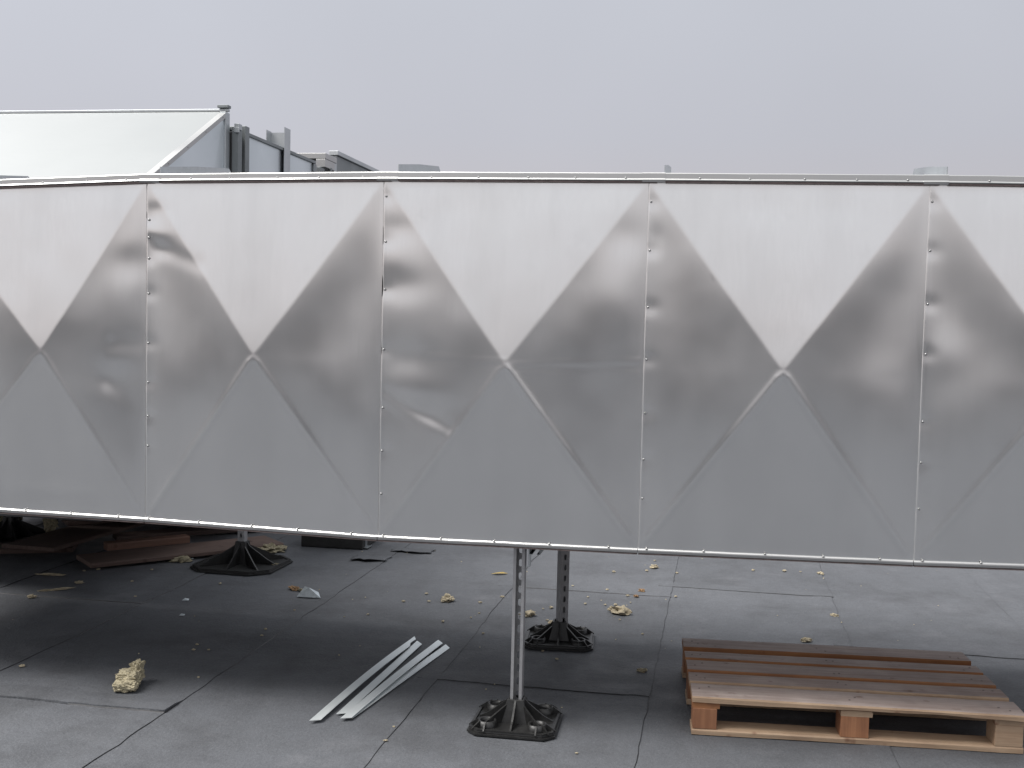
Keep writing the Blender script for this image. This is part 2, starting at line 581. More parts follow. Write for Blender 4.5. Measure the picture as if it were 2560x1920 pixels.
# dents: (s, t, radius_s, radius_t, depth) in panel coordinates -1..1
dents = {3: [(-0.90, 0.72, 0.18, 0.08, -0.0024), (-0.88, 0.42, 0.24, 0.09, -0.0028), (-0.78, 0.02, 0.22, 0.09, -0.0030),
             (-0.70, -0.16, 0.30, 0.08, 0.0014), (-0.58, -0.28, 0.32, 0.07, -0.0018), (0.86, 0.70, 0.14, 0.10, -0.002),
             (0.8, 0.3, 0.12, 0.2, 0.0016)],
         1: [(0.86, 0.52, 0.2, 0.10, -0.0024), (0.74, -0.02, 0.17, 0.09, 0.0018), (0.70, -0.16, 0.20, 0.09, -0.0020),
             (0.2, -0.86, 0.35, 0.05, 0.002)],
         2: [(-0.92, 0.83, 0.12, 0.05, -0.0022), (-0.90, 0.70, 0.14, 0.05, 0.0020), (-0.88, 0.60, 0.12, 0.04, -0.0012)],
         4: [(-0.94, 0.70, 0.07, 0.07, -0.0016), (-0.5, 0.0, 0.2, 0.2, -0.001), (-0.15, 0.86, 0.2, 0.08, -0.001), (0.35, 0.86, 0.2, 0.08, -0.001)],
         5: [(-0.85, 0.1, 0.15, 0.12, 0.0016), (-0.85, -0.62, 0.12, 0.08, -0.0014)]}

for i in range(7):
    u0, u1 = seams[i], seams[i + 1]
    mb = MB()
    mg = 0.97
    for b in range(NS + 1):
        for a in range(NS + 1):
            s, t = -1 + 2 * a / NS, -1 + 2 * b / NS
            w = (s + 1) / 2
            hh = bots[i] * (1 - w) + bots[i + 1] * w
            ht = tops[i] * (1 - w) + tops[i + 1] * w
            q = (t + 1) / 2
            u = u0 + (u1 - u0) * w
            h = hh + (ht - hh) * q
            k = 0.010 if t > 0 else 0.035
            mx = min(1.0, smax(abs(s), abs(t), k) / mg)
            bul = 1 - mx
            u += apex_du[i] * bul
            d = apex_h[i] * bul
            lm = min(1.0, max(0.0, abs(s) - abs(t)) * 1.3)
            d += lean[i][0 if s < 0 else 1] * t * lm * lm * (3 - 2 * lm) * (1 - abs(s) ** 6)
            if t < 0:
                d += ridge[i][0 if s < 0 else 1] * math.exp(-((abs(s) - abs(t)) / 0.034) ** 2) * min(1, bul * 60)
            for c0, e0, c1, e1, cw, cd in creases.get(i, []):
                lx, ly = c1 - c0, e1 - e0
                qq = min(1.0, max(0.0, ((s - c0) * lx + (t - e0) * ly) / (lx * lx + ly * ly)))
                r2 = ((s - c0 - lx * qq) ** 2 + (t - e0 - ly * qq) ** 2) / (cw * cw)
                if r2 < 9:
                    d += cd * math.exp(-r2) * min(1, (1 - abs(s)) * 30)
            edge = min(1.0, (1 - max(abs(s), abs(t))) * 6)
            d += rough_amp[i] * edge * (mnoise.noise(Vector((s * 1.7 + i * 9.1, t * 2.2, 3.3))) + 0.5 * mnoise.noise(Vector((s * 3.7 + i * 4.1, t * 4.6, 7.3))))
            # small puckers round the screws of the left edge
            for sh in seam_screws.get(i, []):
                dx, dz = u - (u0 + 0.010), h - sh
                if abs(dz) < 0.15 and dx < 0.2:
                    d -= 0.0012 * math.exp(-(dx / 0.035) ** 2 - (dz / 0.025) ** 2)
            for ds, dt, rs, rt_, dd in dents.get(i, []):
                e2 = ((s - ds) / rs) ** 2 + ((t - dt) / rt_) ** 2
                if e2 < 9:
                    d += dd * math.exp(-e2) * min(1, (1 - abs(t)) * 20)
            d += 0.0025 * (1 - w) * (1 if s < -0.0 else 0) * 0 + 0.0016 * max(0, -s) ** 18   # left edge lies on the neighbour
            mb.v.append((u, -d, h))
    n1 = NS + 1
    for b in range(NS):
        for a in range(NS):
            p, p1, p2, p3 = b * n1 + a, b * n1 + a + 1, (b + 1) * n1 + a + 1, (b + 1) * n1 + a
            if (a < NS / 2) == (b < NS / 2):
                mb.f += [(p, p1, p2), (p, p2, p3)]
            else:
                mb.f += [(p, p1, p3), (p1, p2, p3)]
            mb.m += [0, 0]
    # folded return along the left edge
    e0 = len(mb.v)
    for b in range(n1):
        x, y, z = mb.v[b * n1]
        mb.v.append((x + 0.0005, 0.004, z))
    for b in range(NS):
        mb.f.append((b * n1, (b + 1) * n1, e0 + b + 1, e0 + b))
        mb.m.append(0)
    pn = obj('cladding_panel', mb, M['clad'], duct, True)
    for sh in seam_screws.get(i, []):
        link('screw', SCREW, pn, (u0 + 0.011, -0.0019, sh))

# ---- top and bottom edge trims
brk = [q + 0.055 for q in seams]


def lerp_tab(x, xs, ys):
    for a in range(len(xs) - 1):
        if x <= xs[a + 1] or a == len(xs) - 2:
            f_ = (x - xs[a]) / (xs[a + 1] - xs[a])
            return ys[a] * (1 - f_) + ys[a + 1] * f_


def trim(name, u0, u1, tab, prof, n=14, seed=0):
    mb = MB()
    np_ = len(prof)
    for a in range(n + 1):
        u = u0 + (u1 - u0) * a / n
        h = lerp_tab(u, seams, tab)
        wob = 0.0008 * fbm(u * 6, seed, 0, 2)
        for y, z in prof:
            mb.v.append((u, y + wob, h + z + wob))
    for a in range(n):
        for k in range(np_):
            k2 = (k + 1) % np_
            mb.f.append((a * np_ + k, a * np_ + k2, (a + 1) * np_ + k2, (a + 1) * np_ + k))
            mb.m.append(0)
    mb.f.append(tuple(range(np_)))
    mb.m.append(0)
    mb.f.append(tuple(n * np_ + k for k in range(np_ - 1, -1, -1)))
    mb.m.append(0)
    return obj(name, mb, M['trim'], duct)


top_prof = [(0.004, 0.000), (-0.0165, 0.000), (-0.0175, 0.003), (-0.0145, 0.0075), (-0.0138, 0.025), (-0.0118, 0.0275), (0.05, 0.031), (0.05, 0.026), (0.0, 0.018)]
bot_prof = [(0.004, 0.009), (-0.0045, 0.009), (-0.0085, 0.0055), (-0.0092, 0.002), (-0.0082, -0.006), (0.03, -0.008), (0.03, -0.004), (0.004, 0.0)]
for i in range(7):
    a, b = brk[i] + 0.001, brk[i + 1] - 0.001
    tr = trim('top_edge_trim', a, b, tops, top_prof, seed=i)
    for k in range(5):
        u = a + (b - a) * (0.13 + 0.185 * k + random.uniform(-0.01, 0.01))
        link('screw', SCREW, tr, (u, -0.0135, lerp_tab(u, seams, tops) + 0.0085))
    a, b = seams[i] + 0.001, seams[i + 1] - 0.001
    tr = trim('bottom_edge_trim', a, b, bots, bot_prof, seed=i + 20)
    for k in range(5):
        u = a + (b - a) * (0.03 + 0.215 * k + random.uniform(-0.015, 0.015))
        link('screw', SCREW, tr, (u, -0.008, lerp_tab(u, seams, bots) + 0.0105), rot=(R(-40), 0, 0))
    shade_mb = MB()  # dark strip standing in for the shadow gap under the top trim
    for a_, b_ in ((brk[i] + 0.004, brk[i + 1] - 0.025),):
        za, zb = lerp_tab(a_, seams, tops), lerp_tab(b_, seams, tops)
        shade_mb.add([(a_, -0.0145, za - 0.0065), (b_, -0.0145, zb - 0.0065), (b_, -0.0145, zb - 0.0008), (a_, -0.0145, za - 0.0008), (a_, 0.002, za - 0.0065), (b_, 0.002, zb - 0.0065), (b_, 0.002, zb - 0.0008), (a_, 0.002, za - 0.0008)],
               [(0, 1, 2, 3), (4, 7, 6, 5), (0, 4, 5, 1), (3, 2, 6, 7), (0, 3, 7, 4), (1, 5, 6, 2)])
    obj('shade_strip', shade_mb, M['shade_strip'], duct)
    shade_mb = MB()  # dark strip standing in for the shaded lip below the bottom trim
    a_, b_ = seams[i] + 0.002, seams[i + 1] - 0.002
    shade_mb.add([(a_, -0.0065, bots[i] - 0.0125), (b_, -0.0065, bots[i + 1] - 0.0125), (b_, -0.0065, bots[i + 1] - 0.0082), (a_, -0.0065, bots[i] - 0.0082), (a_, 0.02, bots[i] - 0.0125), (b_, 0.02, bots[i + 1] - 0.0125), (b_, 0.02, bots[i + 1] - 0.0082), (a_, 0.02, bots[i] - 0.0082)],
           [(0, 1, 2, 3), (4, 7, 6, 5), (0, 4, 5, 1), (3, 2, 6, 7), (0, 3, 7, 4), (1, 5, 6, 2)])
    obj('shade_strip', shade_mb, M['shade_strip'], duct)
    # short cover piece where two top trims meet
    u = seams[i + 1]
    h = lerp_tab(u, seams, tops)
    cv = MB().prism([(0.0, h - 0.005), (-0.0165, h - 0.005), (-0.0185, h + 0.0032), (-0.0155, h + 0.0080), (-0.0148, h + 0.0255), (-0.0123, h + 0.0285), (0.0, h + 0.0295)], 'x', u - 0.022, u + 0.058)
    obj('trim_cover', cv, M['trim'], duct)

# ---- body: pitched top, back, underside (one part each) and fins at the joints
DEPTH = 1.31
body = MB()
n = len(seams)
for a in range(n - 1):
    u0, u1 = seams[a], seams[a + 1]
    t0, t1 = tops[a] + 0.020, tops[a + 1] + 0.020
    body.add([(u0, 0.01, t0), (u1, 0.01, t1), (u1, DEPTH / 2, t1 + 0.055), (u0, DEPTH / 2, t0 + 0.055), (u1, DEPTH, t1), (u0, DEPTH, t0)],
             [(0, 1, 2, 3), (3, 2, 4, 5)])
obj('pitched_top', body, M['zinc'], duct)
body = MB()
for a in range(n - 1):
    body.add([(seams[a], DEPTH, bots[a]), (seams[a + 1], DEPTH, bots[a + 1]), (seams[a + 1], DEPTH, tops[a + 1] + 0.02), (seams[a], DEPTH, tops[a] + 0.02)], [(0, 3, 2, 1)])
obj('back_panel', body, M['zinc'], duct)
for a, sg in ((0, 1), (n - 1, -1)):
    u, b_, t_ = seams[a] + 0.003 * sg, bots[a], tops[a] + 0.015
    obj('end_panel', MB().add([(u, 0.012, b_), (u, DEPTH - 0.003, b_), (u, DEPTH - 0.003, t_), (u, DEPTH / 2, t_ + 0.05), (u, 0.012, t_)], [(0, 1, 2, 3, 4)]), M['zinc'], duct)
body = MB()
for a in range(n - 1):
    body.add([(seams[a], 0.006, bots[a] - 0.002), (seams[a + 1], 0.006, bots[a + 1] - 0.002), (seams[a + 1], DEPTH, bots[a + 1] - 0.002), (seams[a], DEPTH, bots[a] - 0.002)], [(0, 1, 2, 3)])
obj('underside_panel', body, M['underside'], duct)
for a in range(1, n - 1):
    h = tops[a]
    u = brk[a]
    poly = [(0.0, h + 0.015), (0.0, h + 0.056), (0.30, h + 0.098), (0.62, h + 0.134), (0.70, h + 0.085), (0.70, h + 0.06), (0.66, h + 0.05)]
    fn = MB().prism(poly, 'x', u - 0.0015, u + 0.0015)
    obj('joint_fin', fn, M['zinc'], duct)

# ================================================================== supports


def strut_mesh(length, w=0.041, dpt=0.041, lip=0.010):
    """C-shaped slotted channel, open side towards -y, slots in the web at the back"""
    mb = MB()
    sl, a, b, Pp = 0.0066, 0.011, 0.005, 0.050
    npch = int(math.ceil(length / Pp))
    rows_l, rows_r = [], []
    for k in range(npch):
        z0 = k * Pp
        for dz, f_ in ((0, 1), (a, 0.4), (a + b, 1), (Pp - a - b, 1), (Pp - a, 0.4)):
            if z0 + dz < length - 1e-6:
                rows_l.append((z0 + dz, f_, dz == 0))
    rows_l.append((length, 1, True))
    for z, f_, _ in rows_l:
        mb.v += [(-w / 2 + lip, 0, z), (-w / 2, 0, z), (-w / 2, dpt, z), (-sl * f_, dpt, z), (sl * f_, dpt, z), (w / 2, dpt, z), (w / 2, 0, z), (w / 2 - lip, 0, z)]
    for r_ in range(len(rows_l) - 1):
        p, q = r_ * 8, r_ * 8 + 8
        seg = r_ % 5
        for c in range(7):
            if c == 3 and seg in (1, 2, 3):
                continue
            mb.f.append((p + c, p + c + 1, q + c + 1, q + c))
            mb.m.append(0)
    return mesh('slotted_channel', mb, M['post'])


def add_strut(parent, z0, z1, loc=(0, 0), rz=0, mat_=None, name='post'):
    me = strut_mesh(z1 - z0)
    if mat_: me.materials[0] = mat_
    o = link(name, me, parent, (loc[0], loc[1], z0), (0, 0, rz))
    sm = o.modifiers.new('sheet', 'SOLIDIFY')
    sm.thickness = 0.0026
    sm.offset = 0
    return o


def foot(parent, half=0.155, cut=0.035, collar=0.10, reach=0.9, rings=True, mat_=None):
    mt = mat_ or M['rubber']
    h, c = half, cut
    oct_ = [(-h + c, -h), (h - c, -h), (h, -h + c), (h, h - c), (h - c, h), (-h + c, h), (-h, h - c), (-h, -h + c)]
    pl = MB().prism(oct_, 'z', 0.0055, 0.017)
    plate = obj('foot_plate', pl, mt, parent, bevel=0.003)
    # raised rim round the plate
    rm = MB()
    inn = [(x * 0.94, y * 0.94) for x, y in oct_]
    for k in range(8):
        k2 = (k + 1) % 8
        vs = [(*oct_[k], 0.0165), (*oct_[k2], 0.0165), (*inn[k2], 0.0165), (*inn[k], 0.0165), (*oct_[k], 0.023), (*oct_[k2], 0.023), (*inn[k2], 0.023), (*inn[k], 0.023)]
        rm.add(vs, [(4, 5, 6, 7), (0, 1, 5, 4), (2, 3, 7, 6)])
    obj('rim', rm, mt, plate)
    # tapered hollow collar
    b, tp, inr = 0.052, 0.031, 0.0245
    cl = MB()
    lv = [(b, 0.016), (tp, collar), (inr, collar), (inr, 0.03)]
    for r_, z in lv:
        cl.v += [(-r_, -r_, z), (r_, -r_, z), (r_, r_, z), (-r_, r_, z)]
    for j in range(3):
        for k in range(4):
            cl.f.append((j * 4 + k, j * 4 + (k + 1) % 4, j * 4 + 4 + (k + 1) % 4, j * 4 + 4 + k))
            cl.m.append(0)
    obj('collar', cl, mt, parent, bevel=0.002)
    # radiating ribs
    for k in range(8):
        a = k * math.pi / 4
        L = half * reach * (1.0 if k % 2 == 0 else 1.25)
        rb = MB().prism([(0.030, 0.014), (L, 0.014), (L, 0.020), (L * 0.72, 0.016 + collar * 0.24), (0.046, collar * 0.82), (0.032, collar * 0.97)], 'y', -0.0035, 0.0035)
        obj('rib', rb, mt, parent, rot=(0, 0, a))
    if rings:
        for sx, sy in ((-1, -1), (1, -1), (1, 1), (-1, 1)):
            cx, cy = sx * half * 0.60, sy * half * 0.60
            rg = MB()
            n_ = 18
            for r_, z in ((0.036, 0.015), (0.034, 0.040), (0.027, 0.040), (0.027, 0.018)):
                rg.v += [(cx + r_ * math.cos(2 * math.pi * q / n_), cy + r_ * math.sin(2 * math.pi * q / n_), z) for q in range(n_)]
            for j in range(3):
                for q in range(n_):
                    rg.f.append((j * n_ + q, j * n_ + (q + 1) % n_, (j + 1) * n_ + (q + 1) % n_, (j + 1) * n_ + q))
                    rg.m.append(0)
            ro = obj('ring_boss', rg, mt, parent, True)
            base = math.atan2(sy, sx)
            for da in (-0.75, 0, 0.75):
                gs = MB().prism([(0.033, 0.0165), (0.068, 0.0165), (0.068, 0.020), (0.036, 0.042), (0.033, 0.042)], 'y', -0.0028, 0.0028)
                gs.xf(Matrix.Translation((cx, cy, 0)) @ Matrix.Rotation(base + da, 4, 'Z'))
                obj('gusset', gs, mt, ro)
    # thin mat under the foot
    mtb = MB().prism([(x * 1.05, y * 1.05) for x, y in oct_], 'z', 0.003, 0.0095)
    obj('pad', mtb, mt, parent)


GRP = 'slotted posts carrying the ducts'
st = thing('support_post', 'tall slotted steel post on ribbed black foot, nearest the camera left of pallet', 'support', (0.045, 4.140, 0.004), DROT, GRP)
foot(st)
add_strut(st, 0.03, 0.686, (0, -0.0205), 0)
st = thing('support_post', 'slotted steel post standing behind the nearest post under the far duct edge', 'support', (0.252, 5.242, 0.004), (0, 0, -A_D + R(4)), GRP)
foot(st)
add_strut(st, 0.03, 0.690, (0, 0.0205), R(180 + 28))
bm_ = thing('cross_beam', 'short galvanised cross beam joining two posts under the raised duct', 'beam', P0, DROT)
bb = MB()
for y0, y1 in ((0.06, 1.27),):
    bb.box(0.040, y0, 0.652, 0.0425, y1, 0.693).box(0.0785, y0, 0.652, 0.081, y1, 0.693).box(0.0425, y0, 0.6905, 0.0785, y1, 0.693)
    bb.box(0.0425, y0, 0.652, 0.052, y1, 0.6545).box(0.069, y0, 0.652, 0.0785, y1, 0.6545)
obj('channel', bb, M['zinc_dark'], bm_)
for y in (0.10, 1.21):
    obj('angle_bracket', MB().box(0.0345, y - 0.02, 0.60, 0.0395, y + 0.02, 0.69), M['zinc'], bm_)

st = thing('support_post', 'short post on wide dark pyramid foot beside the long brown plank', 'support', (-1.600, 6.70, 0.004), (0, 0, R(-12)), GRP)
foot(st, 0.245, 0.09, 0.15, 0.88, False)
add_strut(st, 0.06, 0.52, (0, 0.0205), R(180))
st = thing('support_post', 'short post on dark pyramid foot at the far left beside the broad plank', 'support', (-3.283, 7.34, 0.004), (0, 0, R(-12)), GRP)
foot(st, 0.245, 0.09, 0.15, 0.88, False)
add_strut(st, 0.06, 0.55, (0, 0.0205), R(180))
st = thing('support_post', 'thin grey post in shade far behind, right of the dark low block', 'support', (-0.951, 7.30, 0.004), (0, 0, R(-10)), GRP)
obj('foot_plate', MB().box(-0.045, -0.045, 0.004, 0.045, 0.045, 0.012), M['zinc_dark'], st, bevel=0.002)
add_strut(st, 0.012, 0.60, (0, 0.0205), R(180), M['zinc_dark'])

# ================================================================== plenum with sloped hood, behind left
plen = thing('hood_plenum', 'bright white sloped aluminium hood with triangular side, rising behind duct at left', 'duct', P0, DROT)
U_S = -2.412
ZB, ZB2 = 0.42, 0.18
uL = -6.5
n0, n1_, h0, h1 = 1.36, 2.89, 1.995, 2.815
hd = MB()
NX, NY = 40, 24
for b in range(NY + 1):
    for a in range(NX + 1):
        w, q = a / NX, b / NY
        u = uL + (U_S - uL) * w
        y = n0 + (n1_ - n0) * q
        z = h0 + (h1 - h0) * q
        e_ = min(1, 8 * min(w, 1 - w)) * min(1, 6 * min(q, 1 - q))
        hd.v.append((u, y, z + 0.0004 * e_ * fbm(u * 0.9, y * 1.3, 2.0, 3)))
for b in range(NY):
    for a in range(NX):
        p = b * (NX + 1) + a
        hd.f.append((p, p + 1, p + NX + 2, p + NX + 1))
        hd.m.append(0)
obj('sloped_panel', hd, M['hood'], plen, True)
# triangular side, cross-broken: crease from the upper back corner down to the lower edge
sp = MB()
A_, B_, C_ = (U_S, n0, h0), (U_S, n1_ - 0.05, h1 - 0.03), (U_S, n1_ - 0.05, 2.0)
Dm = (U_S + 0.012, n1_ - 0.38, 2.0)
sp.add([(U_S, n0, 2.0), A_, B_, Dm, C_], [(0, 3, 2, 1), (3, 4, 2)])
obj('side_panel', sp, M['zinc_light'], plen)
lo = MB().box(uL, n0, ZB, U_S - 0.001, n1_ - 0.05, 1.999)
obj('plenum_body', lo, M['underside'], plen)
# folded hem along the sloping edge
hem = MB()
dv = Vector((0, n1_ - n0, h1 - h0)).normalized()
nv = Vector((0, -dv.z, dv.y))
for o_, w_ in ((0, 0),):
    a0 = Vector((U_S, n0, h0))
    a1 = Vector((U_S, n1_ - 0.02, h1 - 0.012))
    for base in (a0, a1):
        for du, dn in ((-0.035, 0.002), (-0.035, 0.006), (0.010, 0.006), (0.010, -0.022), (0.006, -0.022), (0.006, 0.002)):
            hem.v.append(tuple(base + Vector((du, 0, 0)) + nv * dn))
    for k in range(6):
        hem.f.append((k, (k + 1) % 6, 6 + (k + 1) % 6, 6 + k))
        hem.m.append(0)
    hem.f += [(0, 1, 2, 3, 4, 5), (11, 10, 9, 8, 7, 6)]
    hem.m += [0, 0]
hm = obj('hem_strip', hem, M['trim'], plen)
for k in range(5):
    f_ = 0.30 + 0.16 * k
    p = Vector((U_S + 0.010, n0 + (n1_ - n0) * f_, h0 + (h1 - h0) * f_)) + nv * (-0.008)
    link('screw', SCREW, hm, p, rot=(0, 0, R(90)))
# flange round the back of the hood
fl = MB().box(uL, n1_ - 0.012, h1 - 0.004, U_S + 0.012, n1_ + 0.012, h1 + 0.013)
obj('cap_flange', fl, M['zinc'], plen, bevel=0.003)
fl = MB().box(U_S - 0.03, n1_ - 0.052, 1.4, U_S + 0.012, n1_ + 0.012, h1 - 0.013)
obj('corner_flange', fl, M['zinc'], plen, bevel=0.003)
cap = MB().box(U_S - 0.055, n1_ - 0.035, h1 + 0.0165, U_S + 0.018, n1_ + 0.016, h1 + 0.034)
obj('corner_cap', cap, M['zinc_dark'], plen, bevel=0.002)

# ---- duct running away from the plenum
U2 = -2.372
ad = thing('air_duct', 'blue grey metal air duct running away behind the white hood', 'duct', P0, DROT)
H2 = 2.692
for (ya, yb) in ((3.12, 3.75), (3.757, 4.36)):
    pb = MB()
    nn = 16
    for a in range(nn + 1):
        w = a / nn
        d = 0.012 * math.sin(math.pi * w) * 1.0
        y = ya + (yb - ya) * w
        pb.v += [(U2 + d, y, 1.2), (U2 + d * 1.3, y, 2.0), (U2, y, H2)]
    for a in range(nn):
        for k in range(2):
            p = a * 3 + k
            pb.f.append((p, p + 3, p + 4, p + 1))
            pb.m.append(0)
    obj('side_panel', pb, M['zinc_light'], ad, True)
obj('duct_body', MB().box(-4.3, 2.92, ZB2, U2 - 0.004, 4.40, H2 - 0.004), M['underside'], ad)
obj('edge_rail', MB().box(U2 - 0.05, 3.09, H2, U2 + 0.014, 4.42, H2 + 0.022), M['zinc_dark'], ad, bevel=0.002)
for (ya, yb, hh, du, mm_) in ((2.915, 2.975, 2.700, 0.026, 'zinc_dark'), (3.01, 3.075, 2.742, 0.034, 'zinc_dark'), (4.37, 4.43, 2.688, 0.016, 'zinc_dark')):
    fr = MB().box(U2 - 0.02, ya, 1.2, U2 + du, yb, hh).box(-4.3, ya, H2 + 0.0225, U2 - 0.0205, yb, hh - 0.002)
    obj('flange_frame', fr, M[mm_], ad, bevel=0.003)
obj('corner_clamp', MB().box(U2 + 0.0, 2.905, 2.701, U2 + 0.03, 2.965, 2.74).box(U2 + 0.002, 2.9, 2.68, U2 + 0.034, 2.914, 2.715), M['zinc'], ad, bevel=0.003)

up = thing('upright_channel', 'pale folded metal upright sticking up beside the blue grey duct', 'upright', P0, DROT)
uc = MB().box(U2 - 0.130, 3.76, 2.0, U2 - 0.126, 3.85, 2.845).box(U2 - 0.126, 3.845, 2.0, U2 + 0.018, 3.849, 2.838).box(U2 + 0.018, 3.73, 1.4, U2 + 0.022, 3.845, 2.858)
obj('channel', uc, M['zinc'], up)

fd = thing('far_duct', 'dark grey duct section with sloping pale top edge, farthest behind the hood', 'duct', P0, DROT)
H3 = 2.838
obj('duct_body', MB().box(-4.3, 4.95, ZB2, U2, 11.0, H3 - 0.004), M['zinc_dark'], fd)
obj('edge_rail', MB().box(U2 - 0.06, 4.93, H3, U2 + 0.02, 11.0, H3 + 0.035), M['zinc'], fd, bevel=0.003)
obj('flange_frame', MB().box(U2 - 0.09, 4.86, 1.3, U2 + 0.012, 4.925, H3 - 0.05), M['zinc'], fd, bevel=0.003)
obj('end_cap', MB().box(U2 - 0.42, 4.62, H3 - 0.075, U2 + 0.02, 4.90, H3 - 0.03).box(U2 - 0.06, 4.62, H3 - 0.14, U2 + 0.018, 4.85, H3 - 0.076), M['trim'], fd, bevel=0.003)
jp = thing('joint_post', 'dark upright bar in the gap between two ducts behind the hood', 'bar', P0, DROT)
obj('bar', MB().box(U2 - 0.06, 4.56, 1.2, U2 + 0.0, 4.66, 2.69).box(U2 - 0.005, 4.75, 1.2, U2 + 0.02, 4.79, 2.71), M['zinc_dark'], jp, bevel=0.002)

# ================================================================== pallet
pal = thing('wooden_pallet', 'weathered wooden pallet lying on the grey roof at right', 'pallet', (0.690, 4.065, 0.004), (0, 0, math.atan2(-0.118, 1.172)))


def board(name, L, Wd, T, parent, loc, mats, wane=0.0, seed=0, nst=26, axis='x', warp=0.0):
    """board with slightly uneven edges; x along its length, y depth, z thickness (top = mats[0], other faces = mats[1])"""
    mb = MB()
    for a in range(nst + 1):
        x = L * a / nst
        j = lambda k, s=0.0016: s * fbm(x * 5 + seed, k * 3.1, seed, 3)
        wv = wane * max(0.0, 0.35 + 1.1 * fbm(x * 2.6 + seed * 2, 1.7, 0, 2))
        bow = warp * math.sin(math.pi * x / L)
        mb.v += [(x, 0.001 + j(1), wv + bow), (x, j(2) - 0.3 * wv, T * 0.75 + bow + j(7, 0.001)), (x, 0.004 + j(2), T + bow + j(3, 0.001)),
                 (x, Wd - 0.003 + j(4), T + bow + j(5, 0.001)), (x, Wd + j(4), T * 0.8 + bow), (x, Wd + j(6), bow)]
    for a in range(nst):
        p, q = a * 6, a * 6 + 6
        for k in range(6):
            k2 = (k + 1) % 6
            mb.f.append((p + k2, p + k, q + k, q + k2))
            mb.m.append(0 if k == 2 else 1)
    mb.f.append((0, 1, 2, 3, 4, 5))
    mb.m.append(1)
    b = nst * 6
    mb.f.append((b + 5, b + 4, b + 3, b + 2, b + 1, b))
    mb.m.append(1)
    if axis == 'y':
        mb.xf(Matrix(((0, -1, 0, Wd), (1, 0, 0, 0), (0, 0, 1, 0), (0, 0, 0, 1))))
    return obj(name, mb, mats, parent, loc=loc)


PL, PD = 1.18, 0.775
TE, TP = [M['wood_top'], M['wood_edge']], [M['wood_top'], M['wood_pale']]
yy = [(0.0, 0.158, [M['wood_front'], M['wood_pale']], 0.012), (0.181, 0.112, TP, 0.004), (0.325, 0.132, TE, 0.0), (0.484, 0.098, TE, 0.0), (0.640, 0.135, TE, 0.0)]
for k, (y, w_, mt, wn) in enumerate(yy):
    tb = board('top_board', PL, w_, 0.022, pal, (0, y, 0.122), mt, wn, 3.1 * k + 1)
    tb.rotation_euler.z = (-0.013, -0.002, 0.001, -0.001, 0.002)[k]
for x, w_ in ((0.0, 0.10), (0.535, 0.112), (1.075, 0.105)):
    board('stringer_board', PD - 0.008, w_, 0.0215, pal, (x + 0.002, 0.006, 0.100), [M['wood_edge'], M['wood_pale'] if x > 0.3 else M['wood_edge']], 0, x * 7, 10, 'y')
for y, w_ in ((0.002, 0.105), (0.33, 0.13), (0.668, 0.10)):
    board('bottom_board', PL - 0.003, w_, 0.0215, pal, (0.001, y, 0.0005), [M['wood_pale'], M['wood_pale']], 0.002, y * 9 + 4)
for yi, (y, dd) in enumerate(((0.004, 0.10), (0.332, 0.125), (0.670, 0.098))):
    for xi, (x, w_) in enumerate(((0.004, 0.088), (0.537, 0.100), (1.078, 0.098))):
        bk = MB().box(x, y, 0.0225, x + w_, y + dd, 0.0995)
        obj('block', bk, M['wood_block'] if xi < 2 else M['wood_pale'], pal, bevel=0.002)

nh = MB()
nh.v = [(0.004 * math.cos(k * math.pi / 4), 0.004 * math.sin(k * math.pi / 4), 0.0012) for k in range(8)] + [(0.0045 * math.cos(k * math.pi / 4), 0.0045 * math.sin(k * math.pi / 4), 0) for k in range(8)]
nh.f = [tuple(range(8))] + [(k, k + 8, (k + 1) % 8 + 8, (k + 1) % 8) for k in range(8)]
nh.m = [0] * 9
NAIL = mesh('nail_head', nh, M['shade_strip'])  # nail heads borrow the brown of the trim shade strips
for tb_ in [o_ for o_ in pal.children if o_.name.startswith('top_board')]:
    w_ = tb_.dimensions.y if tb_.dimensions.y > 0.01 else 0.1
    for x in (0.035, 0.065, 0.57, 0.60, 1.11, 1.14):
        link('nail_head', NAIL, tb_, (x + random.uniform(-0.006, 0.006), random.uniform(0.25, 0.75) * w_, 0.0222))

# ================================================================== planks in the shade, left


def loose_plank(label, pts, z, T, mats, Wd=None, name='plank', tilt=(0, 0)):
    """pts = near left end and near right end of the front long edge"""
    a, b = Vector((*pts[0], 0)), Vector((*pts[1], 0))
    d = b - a
    o = thing(name, label, 'plank', (a.x, a.y, z), (tilt[0], tilt[1], math.atan2(d.y, d.x)))
    board('board', d.length, Wd, T, o, (0, 0, 0), mats, 0.0, z * 50, 20)
    return o


pm = [M['plank'], M['plank']]
loose_plank('broad brown plank raised on rubble, lower left under the duct', ((-2.742, 6.712), (-2.42, 8.1)), 0.058, 0.022, pm, 0.36, tilt=(0, R(0.6)))
loose_plank('long dark plank lying flat in front of the pyramid foot', ((-2.42, 6.46), (-1.45, 7.19)), 0.020, 0.025, pm, 0.30)
loose_plank('short reddish batten lying on top of the long plank', ((-2.448, 6.80), (-2.03, 7.10)), 0.050, 0.045, [M['batten'], M['batten']], 0.085)
loose_plank('dark offcut plank lying under the broad plank at far left', ((-3.5, 6.78), (-2.72, 6.95)), 0.004, 0.03, pm, 0.2)
loose_plank('narrow dark board lying behind the batten under the far duct', ((-2.55, 7.25), (-1.7, 7.75)), 0.02, 0.03, pm, 0.14)
loose_plank('brown plank leaning across rubble behind broad plank', ((-2.95, 7.45), (-2.2, 7.95)), 0.075, 0.025, pm, 0.18)
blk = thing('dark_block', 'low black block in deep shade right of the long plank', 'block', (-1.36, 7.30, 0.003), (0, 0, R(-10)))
obj('slab', MB().box(0, 0, 0, 0.42, 0.5, 0.16), M['black'], blk, bevel=0.008)
